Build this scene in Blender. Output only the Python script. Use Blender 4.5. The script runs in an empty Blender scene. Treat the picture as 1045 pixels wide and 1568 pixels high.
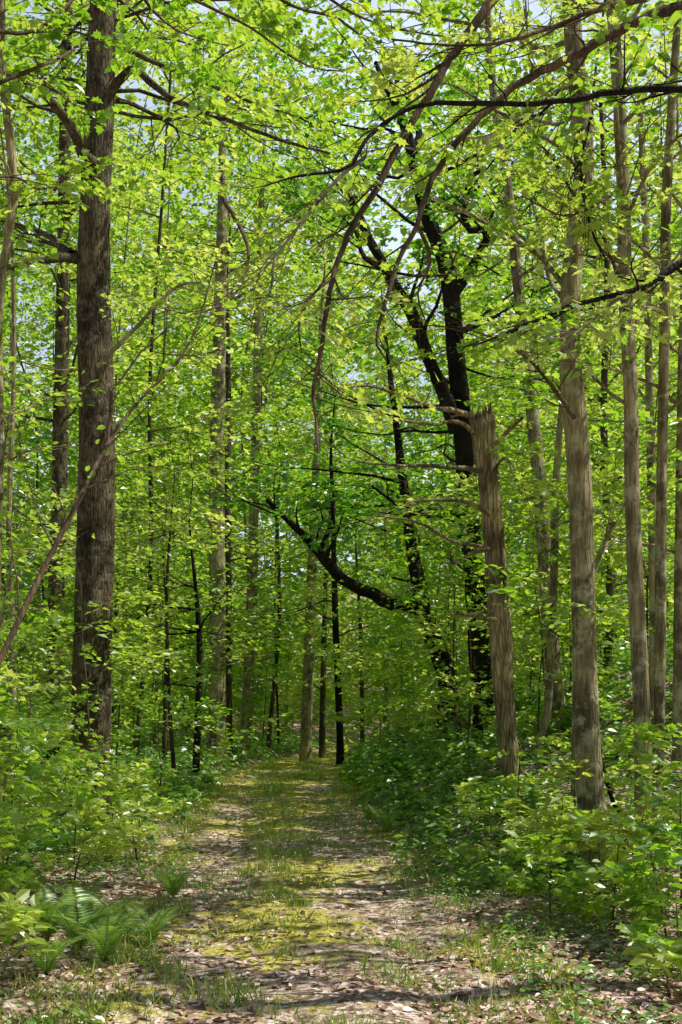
import bpy, math, random, time
import numpy as np
from mathutils import Vector, noise
T0=time.time()
rng=np.random.default_rng(11); random.seed(11)
EYE=1.6; FL=1700.0; HZ=1090.0
def at(u,v,d):            # surveyed bearing / rise / distance -> world position (m)
    return np.array([(u-522.5)/FL*d, d, EYE+(HZ-v)/FL*d])
def sstep(a,b,x):
    t=np.clip((np.asarray(x,float)-a)/(b-a),0,1); return t*t*(3-2*t)
def cx(y): return np.interp(y,[0,6,13,22,30,38,46,60,80,120],[.1,-.05,-.6,-1.15,-1.25,-.6,1.2,6.5,16,45])
def gz(x,y):
    x=np.asarray(x,float); y=np.asarray(y,float)
    s=x-cx(y)
    b=np.clip(s-1.35,0,None)
    bh=(.5*np.minimum(b,4.5)+.18*np.clip(b-4.5,0,25))*sstep(8.5,16,y)
    l=np.clip(-s-1.6,0,40); lh=.035*l
    far=sstep(50,150,y)*16
    und=.10*np.sin(x*1.3+y*.7)*np.sin(y*.9-x*.4)*sstep(1.1,2.5,abs(s))
    rut=-.03*np.exp(-((abs(s)-.65)/.3)**2)
    return bh+lh+far+und+rut

# ------------------------------------------------------------------ materials
def nt(name):
    m=bpy.data.materials.new(name); m.use_nodes=True
    t=m.node_tree; t.nodes.clear(); return m,t
def N(t,k,**kw):
    n=t.nodes.new(k)
    for a,b in kw.items(): setattr(n,a,b)
    return n
def ramp(t,cols):
    r=N(t,'ShaderNodeValToRGB'); e=r.color_ramp.elements
    while len(e)<len(cols): e.new(.5)
    for i,(p,c) in enumerate(cols):
        e[i].position=p; e[i].color=(*c,1)
    return r
def leaf_mat(name,dif,tra,mix=.5,gl=.06,rough=.38):
    m,t=nt(name); L=t.links
    a=N(t,'ShaderNodeAttribute',attribute_name='rnd')
    r1=ramp(t,dif); r2=ramp(t,tra)
    L.new(a.outputs['Fac'],r1.inputs[0]); L.new(a.outputs['Fac'],r2.inputs[0])
    d=N(t,'ShaderNodeBsdfDiffuse'); tr=N(t,'ShaderNodeBsdfTranslucent'); g=N(t,'ShaderNodeBsdfGlossy')
    g.inputs['Roughness'].default_value=rough; g.inputs['Color'].default_value=(.9,.95,.9,1)
    L.new(r1.outputs[0],d.inputs[0]); L.new(r2.outputs[0],tr.inputs[0])
    x=N(t,'ShaderNodeMixShader'); x.inputs[0].default_value=mix
    L.new(d.outputs[0],x.inputs[1]); L.new(tr.outputs[0],x.inputs[2])
    y=N(t,'ShaderNodeMixShader'); y.inputs[0].default_value=gl
    L.new(x.outputs[0],y.inputs[1]); L.new(g.outputs[0],y.inputs[2])
    o=N(t,'ShaderNodeOutputMaterial'); L.new(y.outputs[0],o.inputs[0]); return m
def bark_mat(name,c1,c2,c3,sc=9.,bump=.6,crack=.6,lichen=None):
    m,t=nt(name); L=t.links
    tc=N(t,'ShaderNodeTexCoord'); mp=N(t,'ShaderNodeMapping'); mp.inputs['Scale'].default_value=(1,1,.16)
    L.new(tc.outputs['Object'],mp.inputs[0])
    n1=N(t,'ShaderNodeTexNoise'); n1.inputs['Scale'].default_value=sc*2.2; n1.inputs['Detail'].default_value=6; n1.inputs['Roughness'].default_value=.7
    L.new(mp.outputs[0],n1.inputs[0])
    v=N(t,'ShaderNodeTexVoronoi',feature='DISTANCE_TO_EDGE'); v.inputs['Scale'].default_value=sc*2.4
    L.new(mp.outputs[0],v.inputs[0])
    n2=N(t,'ShaderNodeTexNoise'); n2.inputs['Scale'].default_value=2.2; n2.inputs['Detail'].default_value=6
    L.new(tc.outputs['Object'],n2.inputs[0])
    r=ramp(t,[(.3,c1),(.52,c2),(.72,c3)]); L.new(n1.outputs['Fac'],r.inputs[0])
    r2=ramp(t,[(.36,(.45,.45,.45)),(.64,(1.3,1.27,1.2))]); L.new(n2.outputs['Fac'],r2.inputs[0])
    mu=N(t,'ShaderNodeMixRGB',blend_type='MULTIPLY'); mu.inputs[0].default_value=1
    L.new(r.outputs[0],mu.inputs[1]); L.new(r2.outputs[0],mu.inputs[2])
    rv=ramp(t,[(0,(.25,.25,.25)),(.14,(1,1,1))]); L.new(v.outputs['Distance'],rv.inputs[0])
    m2=N(t,'ShaderNodeMixRGB',blend_type='MULTIPLY'); m2.inputs[0].default_value=crack
    L.new(mu.outputs[0],m2.inputs[1]); L.new(rv.outputs[0],m2.inputs[2]); col=m2
    if lichen:
        n3=N(t,'ShaderNodeTexNoise'); n3.inputs['Scale'].default_value=6; n3.inputs['Detail'].default_value=7; n3.inputs['Roughness'].default_value=.7
        L.new(tc.outputs['Object'],n3.inputs[0]); r3=ramp(t,[(.5,(0,0,0)),(.62,(.8,.8,.8))]); L.new(n3.outputs['Fac'],r3.inputs[0])
        m3=N(t,'ShaderNodeMixRGB'); L.new(r3.outputs[0],m3.inputs[0]); L.new(m2.outputs[0],m3.inputs[1]); m3.inputs[2].default_value=(*lichen,1); col=m3
    bs=N(t,'ShaderNodeBsdfPrincipled'); bs.inputs['Roughness'].default_value=.95; bs.inputs['Specular IOR Level'].default_value=.2
    L.new(col.outputs[0],bs.inputs['Base Color'])
    ad=N(t,'ShaderNodeMath',operation='MULTIPLY_ADD')
    L.new(rv.outputs[0],ad.inputs[0]); ad.inputs[1].default_value=.5; L.new(n1.outputs['Fac'],ad.inputs[2])
    bp=N(t,'ShaderNodeBump'); bp.inputs['Strength'].default_value=bump; bp.inputs['Distance'].default_value=.04
    L.new(ad.outputs[0],bp.inputs['Height']); L.new(bp.outputs[0],bs.inputs['Normal'])
    o=N(t,'ShaderNodeOutputMaterial'); L.new(bs.outputs[0],o.inputs[0]); return m

LEAF=leaf_mat('fresh_leaf',[(0,(.025,.085,.008)),(.45,(.11,.24,.018)),(1,(.34,.48,.07))],
              [(0,(.06,.26,.005)),(.45,(.38,.70,.015)),(1,(.88,.98,.10))],.57,.08)  # ramp runs from shaded to sunlit leaf tones, light contrast put into colour
LEAFD=leaf_mat('oak_leaf',[(0,(.02,.08,.01)),(1,(.10,.25,.022))],
              [(0,(.05,.27,.01)),(1,(.32,.68,.02))],.55,.08)
LEAFY=leaf_mat('sunny_leaf',[(0,(.10,.22,.02)),(1,(.40,.50,.08))],
              [(0,(.36,.66,.02)),(1,(.95,1.,.18))],.6,.08)
LEAFU=leaf_mat('undergrowth_leaf',[(0,(.04,.13,.015)),(.6,(.14,.32,.035)),(1,(.42,.58,.12))],
              [(0,(.08,.34,.015)),(1,(.55,.80,.06))],.38,.10)
FERN=leaf_mat('fern_frond',[(0,(.18,.34,.05)),(1,(.40,.55,.14))],[(0,(.3,.6,.05)),(1,(.5,.75,.1))],.4,.06)
DRY=leaf_mat('dry_leaf',[(0,(.18,.10,.06)),(.4,(.46,.29,.20)),(.8,(.76,.57,.46)),(1,(.92,.82,.76))],
              [(0,(.2,.1,.05)),(1,(.4,.25,.12))],.08,.03,.6)
GRASS=leaf_mat('grass_blade',[(0,(.14,.28,.03)),(.6,(.32,.46,.06)),(1,(.58,.56,.16))],
              [(0,(.2,.4,.03)),(1,(.5,.6,.08))],.4)
B_OAK=bark_mat('oak_bark',(.05,.037,.022),(.16,.125,.07),(.32,.26,.16),13,1.,.85,(.26,.25,.15))
B_DARK=bark_mat('dark_bark',(.010,.009,.007),(.028,.024,.018),(.06,.052,.038),10,.8)
B_FAR=bark_mat('brown_bark',(.05,.04,.025),(.11,.09,.055),(.2,.165,.10),10,.6)
B_GREY=bark_mat('grey_bark',(.16,.135,.07),(.33,.29,.155),(.50,.45,.26),9,.7,.35,(.55,.54,.34))
B_DEAD=bark_mat('weathered_wood',(.17,.12,.05),(.43,.35,.19),(.62,.54,.34),8,1.,.6)
B_TWIG=bark_mat('twig_bark',(.06,.038,.024),(.15,.10,.065),(.26,.2,.14),12,.3,.2)
B_PALE=bark_mat('pale_bark',(.24,.22,.15),(.42,.39,.28),(.56,.52,.4),7,.4,.2)

def ground_mat():
    m,t=nt('forest_floor'); L=t.links
    g=N(t,'ShaderNodeNewGeometry')
    def noi(s,d=5,r=.6):
        n=N(t,'ShaderNodeTexNoise'); n.inputs['Scale'].default_value=s; n.inputs['Detail'].default_value=d; n.inputs['Roughness'].default_value=r
        L.new(g.outputs['Position'],n.inputs[0]); return n
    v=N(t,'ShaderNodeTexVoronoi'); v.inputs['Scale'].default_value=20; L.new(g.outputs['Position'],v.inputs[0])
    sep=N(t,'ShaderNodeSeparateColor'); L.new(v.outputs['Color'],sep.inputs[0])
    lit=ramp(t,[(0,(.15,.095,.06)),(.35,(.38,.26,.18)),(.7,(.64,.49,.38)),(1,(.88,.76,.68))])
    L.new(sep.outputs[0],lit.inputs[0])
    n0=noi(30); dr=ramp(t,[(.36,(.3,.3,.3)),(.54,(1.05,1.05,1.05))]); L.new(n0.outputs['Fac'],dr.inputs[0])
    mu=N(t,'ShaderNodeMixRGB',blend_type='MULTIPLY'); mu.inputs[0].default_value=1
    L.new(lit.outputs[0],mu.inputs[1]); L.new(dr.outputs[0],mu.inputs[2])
    n1=noi(38,5,.75); mo=ramp(t,[(.34,(.08,.12,.015)),(.5,(.46,.42,.07)),(.64,(.90,.72,.20))]); L.new(n1.outputs['Fac'],mo.inputs[0])
    a=N(t,'ShaderNodeAttribute',attribute_name='moss')
    n2=noi(2.6,9,.75)
    ad=N(t,'ShaderNodeMath',operation='ADD'); L.new(a.outputs['Fac'],ad.inputs[0]); L.new(n2.outputs['Fac'],ad.inputs[1])
    fr=ramp(t,[(.72,(0,0,0)),(.84,(1,1,1))]); L.new(ad.outputs[0],fr.inputs[0])
    mx=N(t,'ShaderNodeMixRGB'); L.new(fr.outputs[0],mx.inputs[0]); L.new(mu.outputs[0],mx.inputs[1]); L.new(mo.outputs[0],mx.inputs[2])
    bs=N(t,'ShaderNodeBsdfPrincipled'); bs.inputs['Roughness'].default_value=.95; bs.inputs['Specular IOR Level'].default_value=.2
    L.new(mx.outputs[0],bs.inputs['Base Color'])
    bp=N(t,'ShaderNodeBump'); bp.inputs['Strength'].default_value=.8; bp.inputs['Distance'].default_value=.04
    L.new(n0.outputs['Fac'],bp.inputs['Height']); L.new(bp.outputs[0],bs.inputs['Normal'])
    o=N(t,'ShaderNodeOutputMaterial'); L.new(bs.outputs[0],o.inputs[0]); return m
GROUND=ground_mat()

# ------------------------------------------------------------------ mesh builder
OVAL=(np.array([(0,0,0),(.22,.26,.05),(.62,.27,.02),(1,0,-.14),(.62,-.27,.02),(.22,-.26,.05)]),[(0,3,2,1),(0,5,4,3)])
KITE=(np.array([(0,0,0),(.45,.33,.07),(1,0,-.08),(.45,-.33,.07)]),[(0,3,2,1)])
_h=[(0.0,.0,0),(-.04,.28,.04),(.16,.22,.03),(.30,.50,.02),(.42,.26,.02),(.66,.30,-.02),(.72,.13,-.03),(1,0,-.12)]
MAPLE=(np.array(_h+[(x,-y,z) for x,y,z in _h[1:-1]]),[tuple(range(0,8))[::-1],(0,8,9,10,11,12,13,7)])
GBL=(np.array([(0,-.035,0),(0,.035,0),(.55,.03,0),(.55,-.03,0),(1,0,-.22)]),[(0,3,2,1),(3,4,2)])
NLEAF=0
class MB:
    def __init__(s): s.V=[];s.L=[];s.T=[];s.M=[];s.R=[];s.n=0
    def raw(s,V,loops,tot,mat,rnd=None):
        s.V.append(V); s.L.append(np.asarray(loops)+s.n); s.T.append(np.asarray(tot)); k=len(tot)
        s.M.append(np.full(k,mat)); s.R.append(np.zeros(k) if rnd is None else rnd); s.n+=len(V)
    def tmpl(s,P,D,Nn,size,T,mat,rnd):
        global NLEAF
        tv,tf=T; n=len(P); NLEAF+=n
        if n==0: return
        S=np.cross(Nn,D)
        V=P[:,None,:]+size[:,None,None]*(tv[None,:,0,None]*D[:,None,:]+tv[None,:,1,None]*S[:,None,:]+tv[None,:,2,None]*Nn[:,None,:])
        fl=np.concatenate([np.array(f) for f in tf]); ft=np.array([len(f) for f in tf])
        loops=(np.arange(n)[:,None]*len(tv)+fl[None,:]).ravel()
        s.raw(V.reshape(-1,3),loops,np.tile(ft,n),mat,np.repeat(rnd,len(tf)))
    def tube(s,P,R,k,mat,rough=0.,cap=False):
        P=np.asarray(P,float); R=np.asarray(R,float); n=len(P)
        tg=np.gradient(P,axis=0); tg/=np.linalg.norm(tg,axis=1)[:,None]+1e-9
        ref=np.array([0.,1.,.05]) if abs(tg[:,1]).mean()<.8 else np.array([1.,0,.05])
        a=np.cross(tg,ref); a/=np.linalg.norm(a,axis=1)[:,None]+1e-9
        b=np.cross(tg,a)
        th=np.linspace(0,2*np.pi,k,endpoint=False)
        rr=R[:,None]*np.ones(k)[None,:]
        if rough>0:
            z=np.arange(n)[:,None]
            ph=rng.uniform(0,6.28,6)
            rr=rr*(1+rough*(.45*np.sin(3*th+ph[0]+z*.07)+.3*np.sin(5*th+ph[1]-z*.11)+.35*np.sin(2*th+ph[2]+z*.23))+rough*.35*rng.normal(size=(n,k)))
        V=P[:,None,:]+rr[:,:,None]*(np.cos(th)[None,:,None]*a[:,None,:]+np.sin(th)[None,:,None]*b[:,None,:])
        V=V.reshape(-1,3)
        i=np.arange(n-1)[:,None]*k; j=np.arange(k)[None,:]; j2=(j+1)%k
        q=np.stack([i+j,i+j2,i+k+j2,i+k+j],-1).reshape(-1)
        s.raw(V,q,np.full((n-1)*k,4),mat)
        if cap:
            s.L.append(np.arange((n-1)*k,n*k)+s.n-len(V)); s.T.append(np.array([k])); s.M.append(np.array([mat])); s.R.append(np.zeros(1))
    def build(s,name,mats):
        V=np.concatenate(s.V).astype(np.float32); L=np.concatenate(s.L).astype(np.int32); T=np.concatenate(s.T).astype(np.int32)
        me=bpy.data.meshes.new(name); me.vertices.add(len(V)); me.vertices.foreach_set('co',V.ravel())
        me.loops.add(len(L)); me.loops.foreach_set('vertex_index',L)
        me.polygons.add(len(T)); st=np.concatenate([[0],np.cumsum(T)[:-1]]).astype(np.int32)
        me.polygons.foreach_set('loop_start',st); me.polygons.foreach_set('loop_total',T)
        M=np.concatenate(s.M).astype(np.int32); me.polygons.foreach_set('material_index',M)
        me.polygons.foreach_set('use_smooth',(M==0))
        at_=me.attributes.new('rnd','FLOAT','FACE'); at_.data.foreach_set('value',np.concatenate(s.R).astype(np.float32))
        for m in mats: me.materials.append(m)
        me.update(calc_edges=True)
        o=bpy.data.objects.new(name,me); bpy.context.scene.collection.objects.link(o); return o
def unit(v): return v/(np.linalg.norm(v,axis=-1,keepdims=True)+1e-9)
def smooth_path(P,R,step):
    P=np.asarray(P,float); R=np.asarray(R,float)
    n=len(P)
    if n<3:
        m=max(2,int(np.linalg.norm(P[-1]-P[0])/step)+1); t=np.linspace(0,1,m)
        return P[0]+(P[-1]-P[0])*t[:,None], R[0]+(R[-1]-R[0])*t
    Q=np.vstack([2*P[0]-P[1],P,2*P[-1]-P[-2]]); out=[];ro=[]
    for i in range(n-1):
        p0,p1,p2,p3=Q[i:i+4]; m=max(1,int(np.linalg.norm(p2-p1)/step))
        for k in range(m):
            t=k/m; out.append(.5*((2*p1)+(-p0+p2)*t+(2*p0-5*p1+4*p2-p3)*t*t+(-p0+3*p1-3*p2+p3)*t**3)); ro.append(R[i]+(R[i+1]-R[i])*t)
    out.append(P[-1]); ro.append(R[-1]); return np.array(out),np.array(ro)

def visible(p,m=.13):
    return p[1]>3.2 and abs(p[0])<p[1]*(.307+m)+.6 and p[2]<EYE+p[1]*(.641+.04)+.6
def leaves(b,spr,m,size,T,mat,tone=(0,1),flat=.5,jit=.12,droop=.1):
    if not spr: return
    A=np.array([np.concatenate([p,d,[l]]) for p,d,l in spr])
    S=len(A); P=A[:,None,:3]; D=A[:,None,3:6]; Ln=A[:,None,6:7]
    t=((np.arange(m)+rng.uniform(.1,.9,(S,m)))/m)[:,:,None]
    side=np.where((np.arange(m)%2)==0,1.,-1.)[None,:,None]
    up=np.array([0,0,1.]); sd=unit(np.cross(np.broadcast_to(up,(S,1,3)),D))
    pos=P+D*t*Ln+np.array([0,0,-1.])*droop*Ln*t*t+rng.normal(size=(S,m,3))*jit*np.array([1,1,.6])*Ln
    ang=rng.normal(.85,.3,(S,m,1))
    dr=D*np.cos(ang)+sd*side*np.sin(ang)+rng.normal(size=(S,m,3))*.18+np.array([0,0,-.22])
    dr=unit(dr)
    nn=up+rng.normal(size=(S,m,3))*flat
    nn=unit(nn-dr*(nn*dr).sum(-1,keepdims=True))
    sz=size*rng.uniform(.55,1.3,(S,m))
    cl=(np.sin(P[:,0,0]*1.7+P[:,0,2]*1.1)*np.sin(P[:,0,2]*1.3-P[:,0,1]*.8)*.5+.5)[:,None]  # painted light and dark clumps across the crowns
    w=tone[1]-tone[0]
    r=np.clip(tone[0]+w*(cl*.4+rng.uniform(0,1,(S,1))*.3+rng.uniform(0,1,(S,m))*.35),0,1)
    b.tmpl(pos.reshape(-1,3),dr.reshape(-1,3),nn.reshape(-1,3),sz.ravel(),T,mat,r.ravel())

TWIGS=True; CULL=True
def grow(b,p,d,L,r,lvl,spr,kids=7,up=.03,wob=.16,sides=5,kidlen=(.35,.6)):
    if CULL and not visible(p,.2): return
    n=max(3,int(3+lvl*2)); pts=[np.array(p,float)]; d=unit(np.array(d,float)); ds=[d]
    for i in range(n):
        d=unit(d+rng.normal(size=3)*wob+np.array([0,0,up])); pts.append(pts[-1]+d*L/n); ds.append(d)
    R=np.linspace(r,max(r*.25,.002),n+1)
    if lvl>0 or TWIGS: b.tube(pts,R,sides if lvl>0 else 3,0)
    if lvl==0:
        spr.append((pts[1],ds[2],L*.85)); return
    for k in range(kids):
        t=.2+.8*(k+rng.uniform(.1,.9))/kids; f=t*n; i=min(int(f),n-1); q=pts[i]+(pts[i+1]-pts[i])*(f-i)
        h=unit(np.cross([0,0,1.],ds[i])); sgn=1 if (k%2)==0 else -1; a=rng.uniform(.5,1.1)
        cd=ds[i]*math.cos(a)+h*sgn*math.sin(a)+np.array([0,0,rng.normal(.02,.16)])
        grow(b,q,cd,L*rng.uniform(*kidlen)*(1.15-.55*t),r*.45*(1.1-.6*t),lvl-1,spr,max(3,kids-2),up,wob,max(3,sides-1),kidlen)
    spr.append((pts[-2],ds[-1],L*.3))

# ------------------------------------------------------------------ ground
def axis(segs):
    out=[]
    for a,b_,s in segs: out+=list(np.arange(a,b_,s))
    out.append(segs[-1][1]); return np.array(out)
xs=axis([(-600,-100,50),(-100,-30,7),(-30,-9,1),(-9,9,.09),(9,30,1),(30,100,7),(100,600,50)])
ys=axis([(-30,3,1.5),(3,18,.09),(18,50,.3),(50,120,3),(120,300,18),(300,900,60)])
X,Y=np.meshgrid(xs,ys); Z=gz(X,Y)
fine=np.array([noise.noise(Vector((x*2.1,y*2.1,0)))*.6+noise.noise(Vector((x*7,y*7,3)))*.3 if abs(x)<12 and y<50 and y>2 else 0 for x,y in zip(X.ravel(),Y.ravel())]).reshape(X.shape)
Z=Z+fine*.07
s_=X-cx(Y)
patch=np.sin(X*1.7+Y*.6+1)*np.sin(Y*1.25-X*.8)
moss=(.18+.15*patch)*np.exp(-(s_/1.5)**4)+.14*np.exp(-((s_+.1)/.5)**2)+.2*np.exp(-((abs(s_)-1.4)/.35)**2)+.12*sstep(14,26,Y)
ny,nx=X.shape
def sheet(name,dz,mask):
    idx=-np.ones(ny*nx,int); i=np.arange(ny-1)[:,None]*nx+np.arange(nx-1)[None,:]
    q=np.stack([i,i+1,i+nx+1,i+nx],-1).reshape(-1,4)
    if mask is not None: q=q[mask[:-1,:-1].ravel()]
    used=np.unique(q); idx[used]=np.arange(len(used)); q=idx[q]
    V=np.stack([X.ravel(),Y.ravel(),Z.ravel()+dz],-1)[used]
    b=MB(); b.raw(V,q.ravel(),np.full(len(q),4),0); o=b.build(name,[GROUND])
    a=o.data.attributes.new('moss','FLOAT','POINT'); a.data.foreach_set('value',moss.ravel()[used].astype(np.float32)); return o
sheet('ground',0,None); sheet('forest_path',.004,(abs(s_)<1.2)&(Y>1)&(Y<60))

# ------------------------------------------------------------------ hero trees
def trunk(b,d,pts,rough=.05,k=16,step=.22,flare=True,cap=False,dd=None):
    n=len(pts); P=[];R=[]
    for i,(u,v,w) in enumerate(pts):
        di=d+(0 if dd is None else dd*i/(n-1)); P.append(at(u,v,di)); R.append(w*di/FL/2)
    if flare:
        g=float(gz(P[0][0],P[0][1])); p=P[0].copy()
        P[0][2]=max(P[0][2],g+.25)
        P.insert(0,np.array([p[0],p[1],g-.25])); R.insert(0,R[0]*1.45)
    P,R=smooth_path(P,R,step); b.tube(P,R,k,0,rough,cap); return P,R
def primaries(b,P,R,n,zr,L,spr,kids=7,lvl=1,el=(0,.5),az=None,up=.03):
    idx=[i for i in range(len(P)) if zr[0]<=P[i][2]<=zr[1]]
    if not idx: return
    for k in range(n):
        i=idx[int(rng.integers(len(idx)))]; a=rng.uniform(0,6.283) if az is None else rng.uniform(*az)
        e=rng.uniform(*el); d=np.array([math.cos(a)*math.cos(e),math.sin(a)*math.cos(e),math.sin(e)])
        l=L*rng.uniform(.6,1.2); grow(b,P[i],d,l,min(R[i]*.4,.010+.008*l),lvl,spr,kids,up)
def fin(b,name,bark,leafm): b.build(name,[bark,leafm])
def limb(b,d,pts,dd=0,k=9,step=.2,rough=.06):
    n=len(pts); PP=[at(u,v,d+dd*i/(n-1)) for i,(u,v,w) in enumerate(pts)]; RR=[w*(d+dd*i/(n-1))/FL/2 for i,(u,v,w) in enumerate(pts)]
    PP,RR=smooth_path(PP,RR,step); j=rng.normal(size=PP.shape)*RR[:,None]*.18; j[0]=0; PP=PP+j
    b.tube(PP,RR,k,0,rough); return PP,RR
def along(b,PP,RR,n,L,spr,lvl=0,kids=4,t0=.15,up=.02,el=.15):
    for k in range(n):
        t=t0+(1-t0)*(k+rng.uniform(0,1))/n; f=t*(len(PP)-1); i=min(int(f),len(PP)-2); q=PP[i]+(PP[i+1]-PP[i])*(f-i); dd=unit(PP[i+1]-PP[i])
        h=unit(np.cross([0,0,1.],dd)); sg=rng.choice([-1,1]); a=rng.uniform(.4,1.2)
        grow(b,q,dd*math.cos(a)+h*sg*math.sin(a)+np.array([0,0,rng.normal(.05,el)]),L*rng.uniform(.5,1.3),max(.003,RR[i]*.4),lvl,spr,kids,up)

# left big oak
b=MB(); sp=[]
P,R=trunk(b,15,[(136,1262,66),(140,1120,60),(143,950,58),(147,760,56),(147,600,53),(144,450,50),(146,330,47),(152,200,44),(156,80,42),(160,-60,40),(166,-220,34),(172,-420,26)],.06,30,.10)
for pts,dd in [([(152,262,22),(128,236,18),(106,185,15),(72,150,12),(20,118,8),(-60,90,5)],-2),
            ([(132,398,18),(98,392,14),(50,402,10),(5,412,8),(-60,420,5)],-1),
            ([(110,390,14),(80,365,10),(45,352,8),(-20,330,5)],1.5),
            ([(165,150,16),(200,105,12),(262,150,9),(340,180,7),(430,214,5),(505,235,3)],-2)]:
    PP,RR=limb(b,15,pts,dd); along(b,PP,RR,6,1.4,sp,1,5,.35)
primaries(b,P,R,14,(7.5,16),3.2,sp,7,1,(0,.5),(.3,2.9))
primaries(b,P,R,6,(9.5,12),2.6,sp,7,1)
leaves(b,sp,11,.13,OVAL,1,(.1,1)); fin(b,'oak_tree',B_OAK,LEAF)
# companion behind
b=MB(); sp=[]; TWIGS=False
P,R=trunk(b,22,[(76,1190,28),(85,950,25),(92,700,24),(97,450,21),(100,200,18),(104,0,15),(108,-200,10)],.04,12)
primaries(b,P,R,26,(2,19),3.0,sp,7,1); leaves(b,sp,11,.15,KITE,1,(0,.9)); fin(b,'oak_tree',B_OAK,LEAF)
TWIGS=True
# far-left sinuous stem
b=MB(); sp=[]
P,R=trunk(b,8.5,[(-6,1300,18),(-8,1000,15),(0,700,13),(-2,480,13),(12,370,14),(22,300,14),(14,200,13),(4,120,12),(4,0,10),(8,-150,7)],.04,10)
along(b,P,R,14,.9,sp,1,4,.2); leaves(b,sp,8,.08,OVAL,1,(.3,1)); fin(b,'maple_tree',B_GREY,LEAF)
# leaning sapling left
b=MB(); sp=[]
P,R=trunk(b,6.2,[(-60,1120,11),(0,1010,10),(60,885,9),(128,752,8),(165,680,7),(212,615,5),(275,550,4),(305,490,3),(330,400,2)],.03,8,.15,False,False,1.6)
PP,RR=limb(b,7.0,[(165,680,5),(172,600,4),(215,540,3),(260,500,2)],.3,6); along(b,PP,RR,4,.5,sp)
along(b,P,R,18,.7,sp,0,4,.2); leaves(b,sp,7,.07,OVAL,1,(.3,1)); fin(b,'leaning_sapling',B_TWIG,LEAF)

mids=[(31,B_GREY,[(333,1095,27),(333,900,25),(332,700,23),(337,500,20),(340,350,16),(342,200,10)],2.6),
 (31.8,B_FAR,[(350,1040,11),(349,800,10),(350,600,9),(347,420,6)],2.0),
 (36,B_GREY,[(376,1150,18),(385,950,17),(390,750,15),(396,500,12),(402,260,7)],2.4),
 (37,B_FAR,[(412,1130,7),(428,950,6),(425,780,4)],1.5),
 (36,B_GREY,[(469,1130,17),(475,960,16),(481,800,14),(488,640,9),(492,480,5)],2.4),
 (34,B_DARK,[(521,1130,11),(514,950,10),(510,780,7),(507,680,4)],2.2),
 (38,B_FAR,[(494,1100,9),(497,960,8),(502,820,4)],1.8),
 (24,B_DARK,[(300,1200,12),(306,1010,10),(300,900,6),(290,800,3)],2.2),
 (22,B_FAR,[(268,1200,7),(258,1050,6),(256,900,5),(262,800,3)],2.0),
 (26,B_FAR,[(252,1150,8),(256,950,6),(250,840,4)],1.9),
 (40,B_FAR,[(555,1120,7),(553,980,6),(545,820,3)],1.5),
 (42,B_GREY,[(590,1100,7),(594,950,7),(590,800,4)],1.7),
 (30,B_FAR,[(180,1190,6),(176,1000,5),(182,860,3)],1.8),
 (19,B_GREY,[(18,1230,12),(20,1000,11),(14,800,9),(22,550,7),(18,300,5)],2.0)]
for d,bk,pts,L in mids:
    u,v,wd=pts[-1]; pts=pts+[(u+6,v-70,wd*.5),(u-3,v-140,1)]
    b=MB(); sp=[]; TWIGS=d<25; P,R=trunk(b,d,pts,.04,8,.5)
    z0,z1=P[0][2],P[-1][2]
    primaries(b,P,R,int(9+(z1-z0)*1.3),(z0+1.2+(z1-z0)*.08,z1),L,sp,6,1)
    leaves(b,sp,10,.17 if d>26 else .13,KITE,1,(0,1)); fin(b,'slender_tree',bk,LEAFY if rng.random()<.3 else LEAF)
TWIGS=False

# central dark oak
b=MB(); sp=[]
P,R=trunk(b,20,[(742,1090,34),(735,980,32),(724,860,30),(716,750,30),(708,640,30),(700,560,28),(693,470,27),(682,400,25),(660,345,22),(645,300,20),(632,235,18),(612,170,14),(588,125,10),(575,95,6)],.08,14)
lims=[([(700,660,24),(680,600,22),(662,560,20),(640,500,20),(612,450,18),(585,400,15),(552,335,12),(530,285,7)],-2),
 ([(692,455,18),(708,428,17),(728,405,15),(744,370,14),(742,352,12),(720,350,11),(711,338,11),(714,300,10),(722,270,8),(742,258,6)],-1),
 ([(632,240,12),(640,190,10),(605,130,8),(625,110,4)],1),
 ([(745,352,6),(780,350,4),(800,330,3)],0),([(590,410,10),(560,395,8),(545,350,6),(535,290,4)],1),
 ([(720,800,14),(690,780,11),(655,790,9),(620,780,6),(570,745,4)],-3)]
for pts,dd in lims:
    PP,RR=limb(b,20,pts,dd,9,.25,.1); along(b,PP,RR,6,1.8,sp,1,6,.3)
primaries(b,P,R,26,(4,13.5),3.2,sp,7,1,(0,.5),(.2,2.94))
leaves(b,sp,11,.15,KITE,1); fin(b,'dark_oak_tree',B_DARK,LEAFD)
# leaning trunk with the big sweeping limb
b=MB(); sp=[]
P,R=trunk(b,22,[(686,1050,30),(668,990,28),(652,950,25),(640,890,22),(628,820,18),(618,740,15),(608,660,11),(596,560,7),(588,490,4),(584,440,1)],.08,12)
PP,RR=limb(b,22,[(655,955,20),(630,930,20),(600,920,20),(570,912,19),(540,897,17),(512,868,17),(488,846,14),(462,815,11),(438,795,9),(408,765,6)],-2,10,.2,.1)
along(b,PP,RR,6,1.3,sp,1,5,.6)
PP,RR=limb(b,21,[(488,846,9),(508,800,7),(512,750,5)],0,6); along(b,PP,RR,4,1.2,sp,1,4)
primaries(b,P,R,20,(4,11),2.6,sp,7,1,(0,.5),(.2,2.94)); leaves(b,sp,11,.15,KITE,1); fin(b,'leaning_oak_tree',B_DARK,LEAFD)
TWIGS=True
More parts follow.
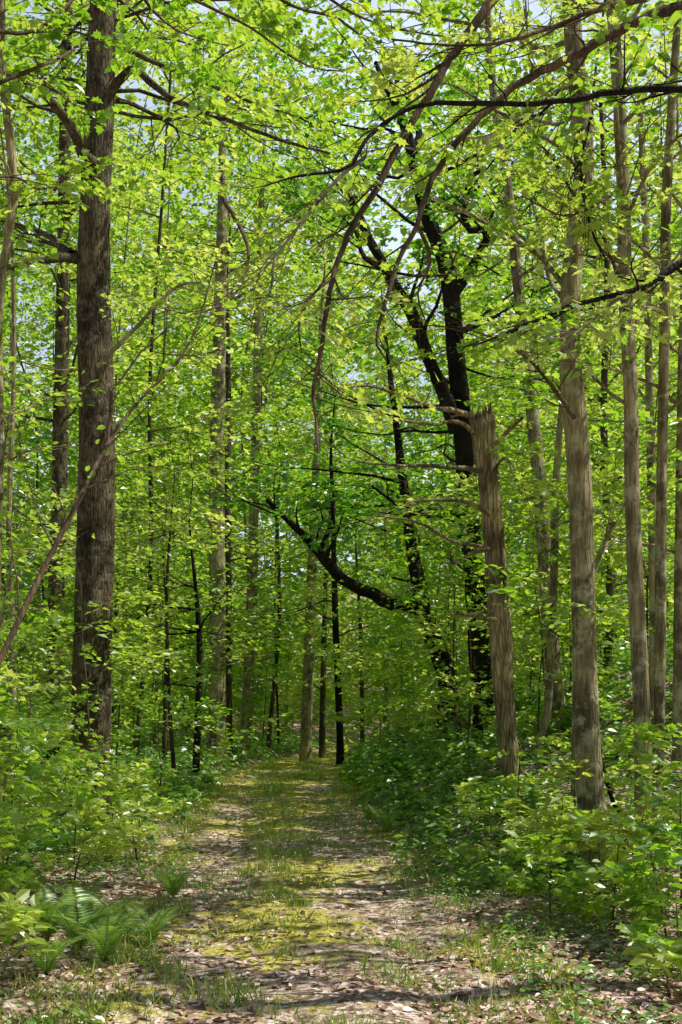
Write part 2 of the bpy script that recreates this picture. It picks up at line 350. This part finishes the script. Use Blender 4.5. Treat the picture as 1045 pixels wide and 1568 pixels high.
# broken dead trunk with bare limbs
b=MB(); nosp=[]
P,R=trunk(b,13.5,[(782,1215,30),(776,1120,31),(768,1000,33),(762,880,33),(754,780,32),(746,700,34),(741,655,38),(739,640,36)],.12,22,.1,True,True)
for i in range(9):
    a=i*.7; q=at(739,641,13.5)+np.array([math.cos(a),math.sin(a),0])*.12; b.tube([q,q+np.array([0,0,rng.uniform(.05,.22)])],[.035,.004],4,0)
for pts,dd in [([(730,640,12),(695,628,9),(660,622,6),(600,600,5),(555,590,4),(510,602,2)],-2),
   ([(735,668,9),(700,645,6),(660,650,4),(600,640,3)],-1),
   ([(742,722,9),(700,715,7),(640,713,5),(600,712,4),(550,707,3)],-1.5),
   ([(755,790,8),(720,770,6),(660,765,4),(620,770,3)],-2),
   ([(765,850,8),(730,835,6),(690,828,5),(640,800,4),(575,790,2)],1),
   ([(768,950,8),(735,945,6),(700,938,4)],-1),
   ([(748,690,8),(780,660,6),(800,640,4)],-1),
   ([(758,838,8),(725,845,5),(690,870,3)],-1),
   ([(750,730,6),(775,700,4),(790,740,3),(800,760,2)],-1)]:
    PP,RR=limb(b,13.5,pts,dd,6,.12,.1); along(b,PP,RR,6,.4,nosp,1,3,.3)
b.build('dead_tree',[B_DEAD])

# right-hand trees
rt=[(16,B_GREY,'maple_tree',[(858,1215,27),(850,1050,25),(838,900,23),(828,760,22),(812,600,20),(800,500,19),(790,400,17),(778,290,15),(762,190,13),(750,80,11),(744,-80,9)],7,(4,12),2.2,LEAF),
 (10.4,B_GREY,'maple_tree',[(915,1352,50),(905,1220,42),(898,1080,38),(894,930,37),(890,780,36),(882,650,36),(874,560,33),(874,450,31),(884,350,30),(894,270,31),(890,170,30),(878,60,27),(870,-100,24)],8,(5,9.5),2.0,LEAF),
 (9.8,B_GREY,'beech_tree',[(982,1385,25),(985,1200,26),(982,1060,25),(974,900,24),(968,740,23),(966,600,22),(958,450,21),(955,300,20),(948,150,19),(936,-20,18),(930,-150,15)],8,(4,9),1.7,LEAF),
 (10.6,B_GREY,'beech_tree',[(1004,1330,17),(1010,1100,17),(1012,900,17),(1014,700,16),(1018,500,16),(1020,330,15),(1030,150,13),(1040,0,11)],7,(4,9),1.7,LEAFY),
 (12,B_GREY,'slender_tree',[(880,1260,12),(882,1100,12),(886,980,11),(908,880,9),(940,800,5)],6,(3,9),1.4,LEAF),
 (15,B_GREY,'slender_tree',[(826,1240,12),(838,1100,12),(848,900,13),(852,740,12),(862,600,9),(870,480,4)],8,(3,9),1.6,LEAF),
 (14,B_GREY,'slender_tree',[(1000,1250,16),(1002,950,15),(996,650,13),(990,400,11),(980,150,8)],10,(3,11),2.0,LEAF),
 (18,B_DARK,'slender_tree',[(735,1130,12),(722,1000,10),(720,880,6)],6,(3,7),1.6,LEAF),
 (13,B_GREY,'slender_tree',[(1040,1280,22),(1042,900,20),(1046,600,17),(1052,300,14),(1050,0,10)],9,(3,11),2.0,LEAFY),
 (11,B_DARK,'slender_tree',[(968,1330,9),(940,1230,7),(912,1120,6),(905,1000,3)],4,(2,6),1.2,LEAF),
 (20,B_FAR,'slender_tree',[(930,1150,14),(935,900,13),(925,650,11),(930,400,9),(920,150,6)],26,(3,15),2.6,LEAF)]
for d,bk,nm,pts,n,zr,L,lf in rt:
    b=MB(); sp=[]; big=d<11.5
    P,R=trunk(b,d,pts,.05,18 if big else 12,.12 if big else .2)
    primaries(b,P,R,n,zr,L,sp,7,1,(.0,.8)); leaves(b,sp,10,.10 if big else .13,OVAL if big else KITE,1,(.1,1))
    fin(b,nm,bk,lf)

ov=[(8.5,[(1400,-60,30),(1120,-20,22),(1045,10,19),(960,38,16),(880,85,14),(800,125,12),(735,180,10),(690,232,10),(655,290,9),(638,345,8),(612,395,7),(598,440,7),(580,500,5),(578,530,4),(592,552,2)],-1,B_TWIG),
 (8.0,[(800,-60,18),(750,8,16),(690,90,13),(655,150,12),(610,225,11),(570,300,10),(540,345,9),(512,415,8),(500,480,8),(490,545,7),(480,600,6),(484,640,5),(488,690,3)],-1,B_TWIG),
 (7.6,[(1400,90,20),(1110,120,13),(1045,135,11),(960,138,10),(880,152,9),(800,160,8),(720,158,8),(650,160,7),(600,180,6),(560,215,6),(540,252,6),(500,265,5),(455,270,4),(405,285,2)],-.6,B_DARK),
 (7.4,[(1400,300,20),(1110,370,13),(1045,402,12),(985,440,10),(930,455,8),(870,470,7),(800,500,6),(725,530,3)],-.8,B_DARK),
 (7.6,[(980,440,6),(930,470,5),(890,505,3),(880,510,2)],-.3,B_PALE),
 (8.2,[(560,240,6),(520,272,6),(480,320,6),(440,370,5),(420,400,4),(416,440,3),(404,462,2)],-.6,B_PALE),
 (9.0,[(905,180,5),(890,260,4),(905,350,4),(930,400,3)],0,B_DARK),
 (8.6,[(1080,-40,14),(1000,-10,10),(900,20,8),(790,60,6),(700,70,4),(600,60,3)],-1,B_TWIG),
 (9.5,[(945,420,6),(920,350,6),(880,300,5),(845,240,4),(800,200,3)],-.6,B_TWIG),
 (9.5,[(935,300,6),(900,320,4),(860,330,3),(800,300,2)],-.8,B_TWIG),
 (10,[(880,640,8),(820,560,5),(760,520,3),(700,500,2)],-1,B_TWIG),
 (8.3,[(505,430,4),(470,460,4),(458,500,3),(462,540,2)],-.4,B_TWIG),
 (9.0,[(890,170,7),(850,190,6),(800,180,5),(750,210,4),(700,215,3),(640,260,2)],-.8,B_PALE),
 (8.8,[(640,345,6),(660,400,5),(640,450,3),(655,500,2)],.4,B_TWIG),
 (9.6,[(960,330,7),(1000,250,5),(1040,210,4),(1090,190,3)],-.5,B_GREY),
 (9.8,[(965,520,6),(1000,440,5),(1045,380,4),(1080,300,3)],.5,B_GREY),
 (12,[(340,300,7),(380,380,5),(360,450,4),(300,480,3),(240,470,2)],-2,B_TWIG),
 (14,[(150,560,8),(210,500,6),(270,440,5),(330,430,3),(380,400,2)],-2,B_PALE)]
for d,pts,dd,bk in ov:
    b=MB(); sp=[]; nosp=[]
    PP,RR=limb(b,d,pts,dd,8,.08,.06)
    bare = bk is B_PALE or d in(8.0,8.5,8.3,8.8)
    along(b,PP,RR,11,.6,nosp,1,3,.2)
    along(b,PP,RR,5 if bare else 8,.7,sp,1,4,.05)
    leaves(b,sp,5 if bare else 7,.07,MAPLE,1,(.2,1)); fin(b,'overhanging_branch',bk,LEAFY if rng.random()<.5 else LEAF)
for pts in [[(-60,40,8),(40,50,6),(90,20,5),(130,-20,4)],[(-60,150,7),(40,110,6),(90,90,4),(120,70,3)],[(200,-60,7),(300,0,5),(380,40,4),(470,100,3),(540,110,2)],[(350,-60,7),(450,10,5),(520,30,4),(600,100,3)],[(-60,280,6),(20,270,4),(60,290,3),(100,280,2)],[(180,-70,6),(230,10,5),(280,50,3),(350,70,2)],[(430,-60,6),(540,20,4),(640,50,3),(740,60,2)]]:
    b=MB(); sp=[]; PP,RR=limb(b,7.6,pts,1.4,6,.1,.05); along(b,PP,RR,9,.55,sp,1,4,.0)
    leaves(b,sp,7,.075,MAPLE,1,(.1,1)); fin(b,'overhanging_branch',B_TWIG,LEAF)
# unseen trees right of view, added to dapple the path; one carries overhanging limbs
CULL=False
for tx,ty,n,hz in [(4.9,6.6,3,(6,10)),(6.2,10.3,6,(5,10)),(7.5,15.5,9,(5,11))]:
    b=MB(); sp=[]; g=float(gz(tx,ty)); P,R=smooth_path([[tx,ty,g-.3],[tx,ty,g+.6],[tx-.1,ty+.1,4],[tx,ty-.1,8],[tx+.1,ty,11]],[.22,.17,.14,.10,.04],.2); b.tube(P,R,16,0,.05)
    primaries(b,P,R,n,hz,2.6,sp,6,1); leaves(b,sp,11,.17,KITE,1,(0,.8)); fin(b,'maple_tree',B_GREY,LEAF)
CULL=True
print('heroes',time.time()-T0,NLEAF)

# ------------------------------------------------------------------ forest trees behind
def mid_tree(x,y,h,r,bk,lf,size,L,c0=.12,n=None,name='forest_tree'):
    b=MB(); sp=[]; g=float(gz(x,y)); k=7; lean=rng.normal(size=2)*.05
    P=[np.array([x,y,g-.3])]+[np.array([x+lean[0]*h*t+rng.normal()*.018*h*t,y+lean[1]*h*t,g+h*t]) for t in np.linspace(.02,1,k)]
    R=[r*1.4]+[r*(1-.8*t) for t in np.linspace(0,1,k)]
    P,R=smooth_path(P,R,.6); b.tube(P,R,9,0,.05)
    t0=rng.uniform(0,.45)
    primaries(b,P,R,n or int(h*1.3),(g+h*c0,g+h),L,sp,7,1,(-.1,.5)); leaves(b,sp,10,size,KITE,1,(t0,t0+.6)); fin(b,name,bk,lf)
TWIGS=False
for i in range(26):
    for _ in range(80):
        y=rng.uniform(26,47); x=rng.uniform(-.40,.42)*y
        if abs(x-float(cx(y)))>2.6 and not (-.02<x/y<.15 and y<34): break
    mid_tree(x,y,rng.uniform(20,31),rng.uniform(.04,.08),B_GREY if rng.random()>.3 else B_FAR,[LEAF,LEAFY,LEAF,LEAFD][int(rng.integers(4))],.21,3.6)
cnt=0
while cnt<92:
    y=rng.uniform(14,46); x=rng.uniform(-.38,.40)*y
    if abs(x-float(cx(y)))<2.0: continue
    TWIGS=y<22; tall=y>22 and rng.random()<.6
    mid_tree(x,y,rng.uniform(5,10) if tall else rng.uniform(1.8,5.5),rng.uniform(.010,.022)*(1.3 if tall else 1),B_TWIG,LEAF if rng.random()<.7 else LEAFY,.115 if y<22 else .17,2.0 if tall else 1.5,.1,int(rng.integers(14,24)) if tall else int(rng.integers(8,17)),'sapling'); cnt+=1
print('mid',time.time()-T0,NLEAF)
b=MB(); spr=[]
for i in range(185):
    y=rng.uniform(47,100); x=rng.uniform(-.42,.44)*y
    if y<56 and abs(x-float(cx(y)))<2: continue
    g=float(gz(x,y)); h=rng.uniform(12,43); r=rng.uniform(.05,.12)
    if rng.random()<.35: b.tube([[x,y,g-.3],[x+.2,y,g+h*.5],[x+rng.normal()*.5,y,g+h]],[r,r*.7,r*.2],6,0)
    for c in range(int(h*1.5)):
        t=rng.uniform(.03,1); rad=3.4*(1-.3*t); p=np.array([x+rng.normal()*rad*.6,y+rng.normal()*rad*.6,g+h*t])
        if not visible(p,.12): continue
        for q in range(4):
            a=rng.uniform(0,6.28); spr.append((p+rng.normal(size=3)*.45,np.array([math.cos(a),math.sin(a),rng.normal()*.1]),rng.uniform(.9,1.8)))
leaves(b,spr,8,.42,KITE,1,(.2,1.05),.7,.2); b.build('distant_trees',[B_GREY,LEAF])
print('far',time.time()-T0,NLEAF)
TWIGS=True
def shrub(name,x,y,h,n,L,size,T,lf,lean=(0,0)):
    b=MB(); sp=[]; g=float(gz(x,y))
    P=[np.array([x,y,g-.05]),np.array([x+lean[0]*.4,y+lean[1]*.4,g+h*.4]),np.array([x+lean[0],y+lean[1],g+h])]
    P,R=smooth_path(P,[.010,.008,.003],.08); b.tube(P,R,5,0)
    primaries(b,P,R,n,(g+h*.2,g+h+.1),L,sp,5,1,(0,.5)); sp.append((P[-2],np.array([lean[0],lean[1],.5]),.2))
    leaves(b,sp,5,size,T,1,(.2,1)); fin(b,name,B_TWIG,lf)
for x,y,h in [(-2.9,9.2,1.3),(-2.6,8.4,.9),(-3.2,10.6,1.7),(-2.6,10.8,.8),(-2.4,9.9,.5),(-2.35,7.6,1.3),(-3.6,12.5,2.4),(-2.5,12.4,.8),(-3.3,9.9,1.3),(-2.9,11.8,1.0),(-3.9,11.2,1.8),(-2.1,11.5,.5),(-2.2,6.8,.6),(-2.9,13.6,1.1),(-3.7,14.3,1.5),(-2.5,13.8,.7),(-1.9,6.2,.35),
              (1.6,8.5,.5),(2.0,8.2,.6),(2.3,7.8,.7),(2.1,9.0,.6),(2.7,8.8,1.0),(2.0,10.1,.8),(2.45,9.4,.8),(3.0,9.5,1.3),(2.2,7.2,.5),(2.5,8.1,.8),(2.9,11,1.3),(1.9,12,.9),(1.5,10.9,.6),(2.4,11.4,.9),(1.8,9.5,.6),(1.9,6.4,.3)]:
    shrub('maple_seedling',x,y,h,int(5+h*6),.34+.15*h,.095,MAPLE if rng.random()<.6 else OVAL,LEAF if rng.random()<.5 else LEAFY,rng.normal(size=2)*.12)

def cover(n,ysel,keep,hr,size,T,m=6):
    b=MB(); y=rng.uniform(*ysel,n); x=rng.uniform(-.42,.42,n)*y; k=keep(x,y,x-cx(y)); x=x[k];y=y[k]; n=len(x)
    h=rng.uniform(*hr,n)*np.clip(y/14,.5,1.5); P=np.stack([x,y,gz(x,y)+h],-1)
    a=(np.arange(m)*6.283/m)[None,:]+rng.uniform(0,6.28,(n,1))+rng.normal(0,.3,(n,m))
    D=np.stack([np.cos(a),np.sin(a),rng.normal(-.1,.25,(n,m))],-1); D=unit(D)
    Nn=np.array([0,0,1.])+rng.normal(size=(n,m,3))*.35; Nn=unit(Nn-D*(Nn*D).sum(-1,keepdims=True))
    PP=P[:,None,:]+D*.02+rng.normal(size=(n,m,3))*.03; PP[:,:,2]-=rng.uniform(0,1,(n,m))*h[:,None]*.6
    sz=size*rng.uniform(.5,1.35,(n,m))*np.clip(y/14,.7,1.4)[:,None]
    r=np.clip(rng.uniform(0,1,(n,1))*.6+rng.uniform(0,.4,(n,m)),0,1)
    b.raw(np.zeros((3,3))-5.,[0,1,2],[3],0)
    b.tmpl(PP.reshape(-1,3),D.reshape(-1,3),Nn.reshape(-1,3),sz.ravel(),T,1,r.ravel()); return b
def clump(x,y): return np.sin(x*1.9+np.sin(y*1.1)*2)*np.sin(y*1.3+x*.5)
b=cover(26000,(9.5,48),lambda x,y,s:((s>1.45+.25*clump(x*2,y*2))|((s<-1.6-.3*clump(x*2,y*2))&(y>12.5))|((s<-2.4)&(y>10)))&(rng.random(len(x))<.58+.42*clump(x,y)),(.06,.45),.12,OVAL); b.build('undergrowth_plants',[B_TWIG,LEAFU])
b=cover(4200,(5.2,13),lambda x,y,s:((s>1.1)|(s<-1.1))&(clump(x,y)>-.2),(.04,.2),.065,OVAL); b.build('woodland_herbs',[B_TWIG,LEAFU])
def grass():
    b=MB(); n=6000; y=5+rng.uniform(0,1,n)**1.4*33; s=np.where(rng.random(n)<.5,rng.normal(0,.6,n),np.where(rng.random(n)<.5,1,-1)*rng.normal(1.4,.3,n)); x=cx(y)+s
    k=clump(x*2.2,y*1.7)+rng.normal(0,.25,n)>.15; x=x[k];y=y[k];n=len(x); m=16
    xx=x[:,None]+rng.normal(0,.06,(n,m)); yy=y[:,None]+rng.normal(0,.06,(n,m)); P=np.stack([xx,yy,gz(xx,yy)],-1)
    D=unit(np.stack([rng.normal(0,.5,(n,m)),rng.normal(0,.5,(n,m)),np.ones((n,m))],-1))
    Nn=rng.normal(size=(n,m,3)); Nn=unit(Nn-D*(Nn*D).sum(-1,keepdims=True)); sz=rng.uniform(.04,.11,(n,m))*rng.uniform(.4,1.6,(n,1))
    b.raw(np.zeros((3,3))-5.,[0,1,2],[3],0)
    b.tmpl(P.reshape(-1,3),D.reshape(-1,3),Nn.reshape(-1,3),sz.ravel(),GBL,1,rng.uniform(0,1,n*m)); b.build('grass',[B_TWIG,GRASS])
grass()
b=MB(); n=46000; y=4.8+rng.uniform(0,1,n)**1.6*28; x=rng.uniform(-.4,.4,n)*y; s=x-cx(y)
k=(rng.random(n)<np.where(abs(s)<1.1,.40+.4*clump(x*1.5,y*1.5+2),1)); x=x[k];y=y[k];n=len(x)
a=rng.uniform(0,6.28,n); D=np.stack([np.cos(a),np.sin(a),rng.normal(0,.25,n)],-1); D=unit(D); Nn=np.array([0,0,1.])+rng.normal(size=(n,3))*.4; Nn=unit(Nn-D*(Nn*D).sum(-1,keepdims=True))
b.raw(np.zeros((3,3))-5.,[0,1,2],[3],0)
b.tmpl(np.stack([x,y,gz(x,y)+rng.uniform(.005,.04,n)],-1),D,Nn,rng.uniform(.03,.075,n),OVAL,1,rng.uniform(0,1,n)); b.build('leaf_litter',[B_TWIG,DRY])
def fern(x,y,L,nf):
    b=MB(); g=float(gz(x,y))
    for f in range(nf):
        a=f*6.283/nf+rng.normal(0,.25); l=L*rng.uniform(.7,1.15); pts=[]
        for t in np.linspace(0,1,9): pts.append([x+math.cos(a)*l*(.15*t+.5*t*t),y+math.sin(a)*l*(.15*t+.5*t*t),g+l*(1.1*t-.45*t*t)])
        pts=np.array(pts); b.tube(pts,np.linspace(.003,.001,9),3,0)
        q,_=smooth_path(pts,np.zeros(9),l/34); q=q[4:]; m=len(q); tg=unit(np.gradient(q,axis=0)); sd=unit(np.cross(tg,[0,0,1.])); nn=unit(np.cross(sd,tg))
        w=l*.19*np.sin(np.clip(np.linspace(.25,1,m),0,1)*3.0)+.006
        for sg in(1,-1): b.tmpl(q,unit(sd*sg+tg*.3),unit(nn+rng.normal(size=(m,3))*.15),w,(np.array([(0,0,0),(.3,.08,0),(1,0,-.1),(.3,-.08,0)]),[(0,3,2,1)]),1,rng.uniform(0,1,m))
    b.build('fern',[B_TWIG,FERN])
for x,y,L,nf in [(-1.72,7.3,.55,11),(-1.48,7.0,.46,10),(-1.98,7.5,.46,10),(-1.42,9.4,.42,9),(.6,14.6,.5,9),(.4,16,.45,8),(-1.95,8.4,.42,8),(-1.3,7.6,.36,8),(-1.75,6.6,.40,9),(-1.6,7.9,.42,8)]: fern(x,y,L,nf)
b=MB()
for i in range(70):
    y=rng.uniform(5.5,14); x=rng.uniform(-.33,.33)*y; a=rng.uniform(0,6.28); l=rng.uniform(.1,.45); t=np.linspace(0,1,5)
    px=x+math.cos(a)*l*t; py=y+math.sin(a)*l*t; b.tube(np.stack([px,py,gz(px,py)+.02+rng.uniform(0,.02,5)],-1),np.linspace(.005,.002,5),4,0)
b.build('fallen_sticks',[B_PALE])

# ------------------------------------------------------------------ light, sky, camera
az=math.radians(86); el=math.radians(58)
sv=Vector((math.cos(el)*math.sin(az),math.cos(el)*math.cos(az),math.sin(el)))
ld=bpy.data.lights.new('sun','SUN'); ld.energy=5; ld.angle=math.radians(.5); ld.color=(1,.96,.87)
lo=bpy.data.objects.new('sun',ld); lo.rotation_euler=(-sv).to_track_quat('-Z','Y').to_euler(); bpy.context.scene.collection.objects.link(lo)
w=bpy.data.worlds.new('World'); bpy.context.scene.world=w; w.use_nodes=True
t=w.node_tree; bg=t.nodes['Background']; sk=N(t,'ShaderNodeTexSky'); sk.sky_type='NISHITA'; sk.sun_disc=False
sk.sun_elevation=el; sk.sun_rotation=az; sk.dust_density=1.5
tc=N(t,'ShaderNodeTexCoord'); sx=N(t,'ShaderNodeSeparateXYZ'); t.links.new(tc.outputs['Generated'],sx.inputs[0])
cm=ramp(t,[(.70,(0,0,0)),(.86,(1,1,1))]); t.links.new(sx.outputs['Y'],cm.inputs[0])   # added white patch ahead: brightens sky gaps with little extra ambient
nz=N(t,'ShaderNodeTexNoise'); nz.inputs['Scale'].default_value=5; nz.inputs['Detail'].default_value=7; t.links.new(tc.outputs['Generated'],nz.inputs[0])
nr=ramp(t,[(.35,(.55,.55,.55)),(.6,(1,1,1))]); t.links.new(nz.outputs['Fac'],nr.inputs[0])
mm=N(t,'ShaderNodeMixRGB',blend_type='MULTIPLY'); mm.inputs[0].default_value=1; t.links.new(cm.outputs[0],mm.inputs[1]); t.links.new(nr.outputs[0],mm.inputs[2])
mx=N(t,'ShaderNodeMixRGB'); t.links.new(mm.outputs[0],mx.inputs[0]); t.links.new(sk.outputs[0],mx.inputs[1]); mx.inputs[2].default_value=(11,13,16,1)
t.links.new(mx.outputs[0],bg.inputs[0]); bg.inputs[1].default_value=.075
cd=bpy.data.cameras.new('camera'); co=bpy.data.objects.new('camera',cd); bpy.context.scene.collection.objects.link(co)
cd.sensor_fit='VERTICAL'; cd.sensor_height=36; cd.lens=36*FL/1568; cd.shift_y=(HZ-784)/1568; cd.clip_end=3000
co.location=(0,0,EYE); co.rotation_euler=(math.radians(90),0,0)
sc=bpy.context.scene; sc.camera=co
sc.view_settings.view_transform='Standard'; sc.view_settings.look='None'; sc.view_settings.exposure=0
print('done',time.time()-T0,NLEAF)
